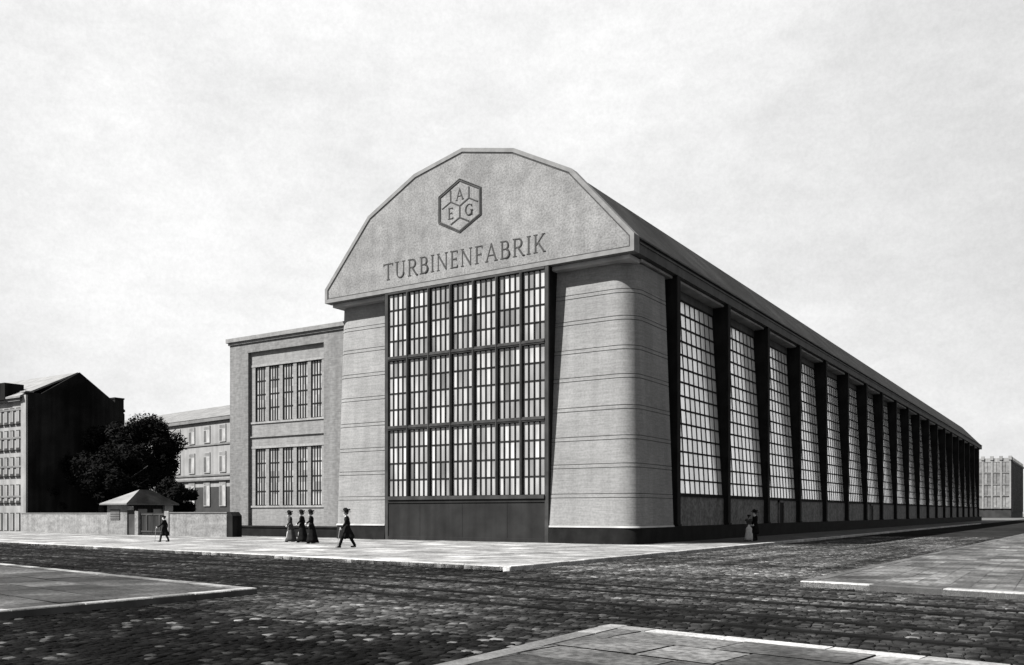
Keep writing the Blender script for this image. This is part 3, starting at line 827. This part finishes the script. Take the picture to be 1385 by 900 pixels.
make_tree('low dark shrub spilling over the yard wall right of the gatehouse', 238, 4.5, 675, 2.0, 1.6, 12000, 23, .12, 16)
make_tree('low dark shrub between the apartment house and the medium tree, behind the yard wall', 72, 5.0, 672, 2.4, 1.9, 8000, 29, .12, 16)

# ------------------------------------------------------------------ people
def sphere_pts(mb, c, r, n=10, sc=(1, 1, 1)):
    base = len(mb.v); c = Vector(c)
    mb.v.append((c.x, c.y, c.z+r*sc[2]))
    for i in range(1, n//2):
        th = math.pi*i/(n//2)
        for k in range(n):
            a = 2*math.pi*k/n
            mb.v.append((c.x+r*sc[0]*math.sin(th)*math.cos(a), c.y+r*sc[1]*math.sin(th)*math.sin(a), c.z+r*sc[2]*math.cos(th)))
    mb.v.append((c.x, c.y, c.z-r*sc[2])); last = len(mb.v)-1; m = n//2-1
    for k in range(n):
        k2 = (k+1) % n
        mb.f.append((base, base+1+k, base+1+k2)); mb.t.append(1)
        for i in range(m-1):
            a = base+1+i*n
            mb.f.append((a+k, a+n+k, a+n+k2, a+k2)); mb.t.append(1)
        a = base+1+(m-1)*n
        mb.f.append((a+k, last, a+k2)); mb.t.append(1)
def capsule(mb, p, q, r0, r1):
    mb.tube([p, q], [r0, r1], 12); sphere_pts(mb, p, r0, 12); sphere_pts(mb, q, r1, 12)
def remeshed(mb, voxel, name, m, parent, smoothit=4):
    me = bpy.data.meshes.new('tmp'); me.from_pydata(mb.v, [], mb.f); me.update()
    bm = bmesh.new(); bm.from_mesh(me); bmesh.ops.recalc_face_normals(bm, faces=bm.faces); bm.to_mesh(me); bm.free()
    o = bpy.data.objects.new('tmp', me); COL.objects.link(o)
    r = o.modifiers.new('r', 'REMESH'); r.mode = 'VOXEL'; r.voxel_size = voxel
    s_ = o.modifiers.new('s', 'SMOOTH'); s_.iterations = smoothit; s_.factor = .5
    dg = bpy.context.evaluated_depsgraph_get()
    me2 = bpy.data.meshes.new_from_object(o.evaluated_get(dg)); me2.name = name
    bpy.data.objects.remove(o); bpy.data.meshes.remove(me)
    me2.materials.clear(); me2.materials.append(m)
    me2.polygons.foreach_set('use_smooth', [True]*len(me2.polygons))
    o2 = bpy.data.objects.new(name, me2); COL.objects.link(o2); o2.parent = parent
    return o2
def mid(p, q, bend):
    p, q = Vector(p), Vector(q); return (p+q)/2 + Vector(bend)
def hand(mb, wrist, d, palm_n, side):
    """palm, four unequal curled fingers and a thumb leaving the side of the palm"""
    w = Vector(wrist); d = Vector(d).normalized(); n = Vector(palm_n); n = (n-d*n.dot(d)).normalized(); s_ = d.cross(n)*side
    capsule(mb, w, w+d*.07, .024, .030); capsule(mb, w+s_*.02+d*.02, w+s_*.025+d*.075, .017, .017); capsule(mb, w-s_*.02+d*.02, w-s_*.025+d*.07, .017, .016)
    for k, l in enumerate((.070, .080, .074, .058)):
        b0 = w + d*.078 + s_*(.030-.020*k); b1 = b0 + (d*.8+n*.5).normalized()*l*.5; b2 = b1 + (d*.35+n*.95).normalized()*l*.5
        capsule(mb, b0, b1, .0095, .009); capsule(mb, b1, b2, .009, .008)
    t0 = w + d*.025 + s_*.03; t1 = t0 + (s_*.7+d*.7+n*.25).normalized()*.036; t2 = t1 + (d*.8+n*.6+s_*.1).normalized()*.03
    capsule(mb, t0, t1, .012, .010); capsule(mb, t1, t2, .010, .009)
def person(label, px, py, h=1.72, head=180.0, kind='woman', stride=.22, hands=None, tilt=0.0, coat='cloth_black', lower='cloth_black', hat='brim', elbow=None, look=0.0, loc=None):
    X, Y = loc if loc else on_g(px, py)
    k_ = h/1.72
    p = thing('person', label, 'person', (X, Y, 0), None, math.radians(head))
    p.scale = (k_, k_, k_)
    man = kind != 'woman'
    sh = .20 if man else .175
    hands = hands or [((.16, .27, .88)), ((-.10, -.27, .86))]
    fx_, rx_ = stride, -stride*.9
    hipz = .93 - .10*abs(stride)
    ank = [(fx_, .09, .085), (rx_, -.09, .10)]
    nk = Vector((.03+tilt, 0, 1.47)); ch = Vector((.01+tilt*.7, 0, 1.28)); wa = Vector((0+tilt*.3, 0, 1.08)); pe = Vector((0, 0, hipz))
    hd = Vector((.05+tilt*1.1, 0, 1.60))
    b = MB()
    sphere_pts(b, hd+Vector((-.012, 0, .025)), .098, 14, (1, .80, 1.0)); sphere_pts(b, hd+Vector((.022, 0, -.035)), .078, 12, (.9, .78, 1.08))
    capsule(b, nk-Vector((0, 0, .03)), hd-Vector((.015, 0, .06)), .056, .052)
    capsule(b, hd+Vector((.088, 0, .012)), hd+Vector((.105, 0, -.018)), .010, .015)           # nose
    capsule(b, hd+Vector((.080, -.016, -.058)), hd+Vector((.080, .016, -.058)), .012, .012)   # lips
    capsule(b, hd+Vector((.070, -.012, -.096)), hd+Vector((.070, .012, -.096)), .020, .020)   # chin
    for s_ in (-1, 1): capsule(b, hd+Vector((-.01, s_*.078, .015)), hd+Vector((-.005, s_*.076, -.025)), .014, .010)   # ears
    for s_ in (-1, 1):
        capsule(b, ch+Vector((0, s_*.07, .06)), wa+Vector((0, s_*.05, 0)), .105, .092)
        capsule(b, wa+Vector((0, s_*.05, 0)), pe+Vector((0, s_*.075, 0)), .092, .108)
        capsule(b, nk-Vector((.02, 0, .05)), ch+Vector((-.01, s_*(sh-.03), .14)), .06, .062)
    elb = []
    for s_, hp_, i in ((1, hands[0], 0), (-1, hands[1], 1)):
        so = Vector((.0+tilt*.9, s_*sh, 1.41)); wr = Vector(hp_)
        if elbow: eb = Vector(elbow[i])
        else: eb = mid(so, wr, (-.07, s_*.05, -.02))
        capsule(b, so, eb, .050, .040); capsule(b, eb, wr, .040, .028)
        d = (wr-eb); hand(b, wr, d if d.length > .01 else (0, 0, -1), (0, -s_, 0) if abs(d.normalized().y) < .8 else (1, 0, 0), 1 if s_ > 0 else -1)
        elb.append((so, eb, wr))
    kn = []
    for s_, an in ((1, ank[0]), (-1, ank[1])):
        hp_ = pe+Vector((0, s_*.09, -.02)); kne = mid(hp_, an, (.05, 0, .02)); kn.append((hp_, kne, Vector(an)))
        capsule(b, hp_, kne, .088, .058); capsule(b, kne, an, .056, .040)
        capsule(b, Vector(an)+Vector((-.03, 0, -.04)), Vector(an)+Vector((.15, s_*.01, -.05)), .038, .030)
    body = remeshed(b, .0075, 'body', M['skin'], p, 3)
    body.data.materials.append(M['eye'])
    for f in body.data.polygons:
        c = f.center
        for s_ in (-1, 1):
            if (c-(hd+Vector((.085, s_*.032, .018)))).length < .017: f.material_index = 1
        if (c-(hd+Vector((.09, 0, -.058)))).length < .02 and abs(c.z-(hd.z-.058)) < .005: f.material_index = 1
    # shoes
    b = MB()
    for hp_, kne, an in kn:
        capsule(b, an+Vector((-.035, 0, -.038)), an+Vector((.155, 0, -.048)), .046, .037); capsule(b, an+Vector((0, 0, .05)), an+Vector((-.01, 0, -.03)), .048, .046)
    remeshed(b, .012, 'shoes', M['cloth_black'], p, 2)
    # hair
    b = MB()
    sphere_pts(b, hd+Vector((-.035, 0, .045)), .104, 14, (1, .92, 1)); 
    if not man: sphere_pts(b, hd+Vector((-.11, 0, .03)), .062, 10); sphere_pts(b, hd+Vector((-.02, 0, .06)), .112, 12, (1, 1.02, .8))
    remeshed(b, .012, 'hair', M['hair'], p, 2)
    # lower garment
    b = MB()
    if man:
        for hp_, kne, an in kn: capsule(b, hp_, kne, .105, .082); capsule(b, kne, an+Vector((-.005, 0, .03)), .080, .066)
        remeshed(b, .014, 'trousers', M[lower], p, 3)
    else:
        hem = .05; n = 26; rings = []
        prof = [(1.08, .115, .125), (.98, .15, .165), (.80, .19, .20), (.5, .245, .23), (.25, .30, .265), (hem, .36, .30)]
        for z, a_, c_ in prof:
            t = (1.08-z)/1.03
            rings.append([((a_*(1+.06*math.cos(7*q*6.283/n)*t))*math.cos(q*6.283/n) + (fx_+rx_)*.5*t - .06*t, (c_*(1+.06*math.cos(7*q*6.283/n)*t))*math.sin(q*6.283/n), z) for q in range(n)])
        for i in range(len(rings)-1):
            n0 = len(b.v); b.v += rings[i] + rings[i+1]
            for q in range(n):
                q2 = (q+1) % n; b.f.append((n0+q, n0+n+q, n0+n+q2, n0+q2)); b.t.append(1)
        sk = b.build('skirt', M[lower], p, off=(0, 0, 0)); sm(sk, 2.0)
        so_ = sk.modifiers.new('t', 'SOLIDIFY'); so_.thickness = .012
    # coat or bodice with sleeves
    b = MB()
    for s_ in (-1, 1):
        capsule(b, ch+Vector((0, s_*.072, .065)), wa+Vector((0, s_*.05, 0)), .128, .108 if man else .096)
        capsule(b, nk-Vector((.02, 0, .075)), ch+Vector((-.01, s_*(sh-.03), .135)), .075, .080)
    for so, eb, wr in elb:
        capsule(b, so, eb, .072 if man else .078, .058); e2 = eb + (wr-eb)*.93; capsule(b, eb, e2, .058, .045)
    if man or lower == coat == 'cloth_black' and kind == 'woman' and stride > .3:
        L1 = .52 if kind == 'man' else .50
        for s_ in (-1, 1):
            capsule(b, wa+Vector((0, s_*.05, 0)), pe+Vector((0, s_*.085, 0)), .112, .140)
            capsule(b, pe+Vector((0, s_*.085, 0)), Vector((fx_*.30, s_*.085, L1)), .135, .125)
            capsule(b, pe+Vector((0, s_*.085, 0)), Vector((rx_*.50-.04, s_*.085, L1)), .135, .130)
        sphere_pts(b, (-.03, 0, L1+.05), .16, 14)
    else:
        for s_ in (-1, 1): capsule(b, wa+Vector((0, s_*.05, 0)), pe+Vector((0, s_*.08, .03)), .112, .145)
    remeshed(b, .013, 'coat', M[coat], p, 4)
    b = MB(); b.tube([nk+Vector((0, 0, -.04)), nk+Vector((.008, 0, .035))], [.072, .064], 14); b.build('collar', M['cloth_light'] if man else M[coat], p, smooth=True, off=(0, 0, 0))
    # hat
    b = MB(); top = hd+Vector((-.02, 0, .085))
    def lathe(prof, sc=(1, 1), off=(0, 0), tl=0.0):
        n = 24; n0 = len(b.v)
        for r_h, z in prof:
            for q in range(n):
                a = q*6.283/n; b.v.append((top.x+off[0]+r_h*sc[0]*math.cos(a), top.y+off[1]+r_h*sc[1]*math.sin(a), top.z+z+tl*r_h*math.cos(a)))
        for i in range(len(prof)-1):
            for q in range(n):
                q2 = (q+1) % n; b.f.append((n0+i*n+q, n0+i*n+q2, n0+(i+1)*n+q2, n0+(i+1)*n+q)); b.t.append(1)
        b.f.append(tuple(n0+(len(prof)-1)*n+q for q in range(n))); b.t.append(1)
    if hat == 'bowler': lathe([(.10, -.012), (.130, .006), (.130, .014), (.108, .006), (.107, .06), (.09, .105), (.05, .125), (.01, .13)], (1.08, .95))
    elif hat == 'cap': lathe([(.105, -.02), (.125, -.01), (.125, .03), (.10, .06), (.01, .07)], (1.1, .95))
    else:
        lathe([(.10, 0), (.215, .01), (.22, .025), (.11, .022), (.115, .07), (.10, .13), (.01, .15)], (1.1, 1.0), tl=.12)
        for q in range(6): sphere_pts(b, (top.x+.10-.05*q, top.y+.03*math.sin(q*2), top.z+.12+.035*math.sin(q*1.1)), .055, 8, (1, .8, .8))
    b.build('hat', M['cloth_black'], p, smooth=True, off=(0, 0, 0))
    return p
HD = 212.0
person('person in a grey dress and feathered hat, leading the group of three', 393, 733.5, 1.66, HD+4, 'woman', .2, coat='cloth_grey', lower='cloth_grey', hands=[(.16, .24, .98), (.10, -.24, .95)], tilt=.03)
person('person in a long black coat and hat in the middle of the group of three', 408.5, 734, 1.70, HD-4, 'woman', .18, hands=[(.20, .22, 1.05), (.05, -.30, .98)])
person('person in a long black gown and wide hat, last of the group of three', 421.5, 735.5, 1.70, HD+2, 'woman', .15, hands=[(.22, .26, 1.10), (.18, -.22, 1.02)], tilt=.02)
pm = person('person in a black overcoat and bowler hat walking alone past the rounded corner pier', 470, 741, 1.74, HD+8, 'man', .36, hands=[(.27, .22, .92), (-.02, -.27, .88)], tilt=.03)
pc = person('person in a dark knee-length coat and cap walking with a cane near the gatehouse', 222.5, 733.2, 1.46, HD+8, 'man', .26, hands=[(.40, .22, .98), (-.08, -.26, .88)], lower='cloth_grey', hat='cap')
person('person in a pale dress, one hand raised, beside the long side wall', 1013, 731.5, 1.52, 20+90, 'woman', .12, coat='cloth_grey', lower='cloth_light', hands=[(.22, .16, 1.36), (.12, -.22, 1.0)], hat='cap')
person('person in a black coat and wide hat standing beside the pale dress', 1021.5, 732, 1.72, 200+20, 'man', .12, hands=[(.18, .24, .98), (.12, -.24, .98)], hat='brim')
def cane(owner, hand_xyz, foot_xyz, label):
    k_ = owner.scale[0]; R_ = Matrix.Rotation(owner.rotation_euler[2], 4, 'Z')
    a = owner.location + (R_ @ Vector(hand_xyz))*k_; f = owner.location + (R_ @ Vector(foot_xyz))*k_; f.z = .0
    o = MB(); d = (a-f).normalized()
    o.tube([f, a, a+d*.06, a+d*.085+Vector((.03, 0, 0)), a+d*.06+Vector((.07, 0, 0))], [.011, .013, .013, .013, .012], 8)
    ob_ = o.build('walking_stick', M['stick'], None, smooth=True); tag(ob_, label, 'cane')
cane(pm, (.35, .22, .87), (.46, .24, 0), 'pale upright cane held by the person in the bowler hat')
cane(pc, (.50, .22, .95), (.55, .26, 0), 'pale cane held out before the person with the cap near the gatehouse')

# ------------------------------------------------------------------ light, sky, camera
AZ, EL = math.radians(38), math.radians(47)
sd = Vector((-math.sin(AZ)*math.cos(EL), -math.cos(AZ)*math.cos(EL), math.sin(EL)))      # towards the sun
sun = bpy.data.lights.new('sun', 'SUN'); sun.energy = 5.0; sun.angle = math.radians(.5); sun.color = (1, .985, .96)
so = bpy.data.objects.new('sun', sun); COL.objects.link(so); so.rotation_euler = (-sd).to_track_quat('-Z', 'Y').to_euler()
wd = bpy.data.worlds.new('World'); S.world = wd; wd.use_nodes = True
N = wd.node_tree.nodes; L = wd.node_tree.links
bg = N['Background']
sky = N.new('ShaderNodeTexSky'); sky.sky_type = 'NISHITA'; sky.sun_disc = False
sky.sun_elevation = EL; sky.sun_rotation = math.atan2(sd.x, sd.y)
bwn = N.new('ShaderNodeRGBToBW'); L.new(sky.outputs[0], bwn.inputs[0])
def wm(op, a, b):
    q = N.new('ShaderNodeMath'); q.operation = op
    for i, v in enumerate((a, b)):
        if hasattr(v, 'default_value'): L.new(v, q.inputs[i])
        else: q.inputs[i].default_value = v
    return q.outputs[0]
tc = N.new('ShaderNodeTexCoord')
def wn(scale, st, det=7, rough=.55):
    mp = N.new('ShaderNodeMapping'); mp.inputs['Scale'].default_value = st; L.new(tc.outputs['Generated'], mp.inputs['Vector'])
    n = N.new('ShaderNodeTexNoise'); n.inputs['Scale'].default_value = scale; n.inputs['Detail'].default_value = det; n.inputs['Roughness'].default_value = rough
    L.new(mp.outputs[0], n.inputs['Vector'])
    return n.outputs['Fac']
def wr(v, a, b, c, d):
    q = N.new('ShaderNodeMapRange'); L.new(v, q.inputs['Value'])
    for k_, x in zip(('From Min', 'From Max', 'To Min', 'To Max'), (a, b, c, d)): q.inputs[k_].default_value = x
    return q.outputs[0]
cloud = wm('MULTIPLY', wr(wn(1.7, (1, 1, 1.9)), .38, .64, 3.2, 2.5), wm('MULTIPLY', wr(wn(9, (1, 1, 2.6), 9, .65), .36, .66, 1.03, .94), wm('MULTIPLY', wr(wn(38, (1, 1, 1.6), 8, .7), .36, .66, 1.03, .955), wr(wn(260, (1, 1, 1), 3, .7), .36, .66, 1.03, .965))))
dv = N.new('ShaderNodeVectorMath'); dv.operation = 'DOT_PRODUCT'; L.new(tc.outputs['Generated'], dv.inputs[0])
a_ = HEAD + math.radians(3); el_ = math.radians(30)
dv.inputs[1].default_value = (-math.sin(a_)*math.cos(el_), math.cos(a_)*math.cos(el_), math.sin(el_))
gl = N.new('ShaderNodeMapRange'); gl.interpolation_type = 'SMOOTHSTEP'; L.new(dv.outputs['Value'], gl.inputs['Value'])
for k_, x in zip(('From Min', 'From Max', 'To Min', 'To Max'), (.72, .99, .84, 1.17)): gl.inputs[k_].default_value = x
cloud = wm('MULTIPLY', cloud, gl.outputs[0])
mixv = wm('ADD', wm('MULTIPLY', cloud, .9), wm('MULTIPLY', bwn.outputs[0], .1))
cc = N.new('ShaderNodeCombineColor')
for k_ in range(3): L.new(mixv, cc.inputs[k_])
L.new(cc.outputs[0], bg.inputs['Color']); bg.inputs['Strength'].default_value = .08

cam = bpy.data.cameras.new('camera'); co = bpy.data.objects.new('camera', cam); COL.objects.link(co)
co.location = (CAMX, CAMY, EYE); co.rotation_euler = (math.radians(90), 0, HEAD)
cam.sensor_width = 36; cam.lens = 36*F0/W0; cam.shift_y = (HZ-450)/W0; cam.clip_end = 8000; cam.clip_start = .1
S.camera = co
S.view_settings.view_transform = 'Standard'; S.view_settings.look = 'None'; S.view_settings.exposure = 1.9; S.view_settings.gamma = 1.0
S.view_settings.use_curve_mapping = False
S.render.engine = 'CYCLES'; S.cycles.max_bounces = 6
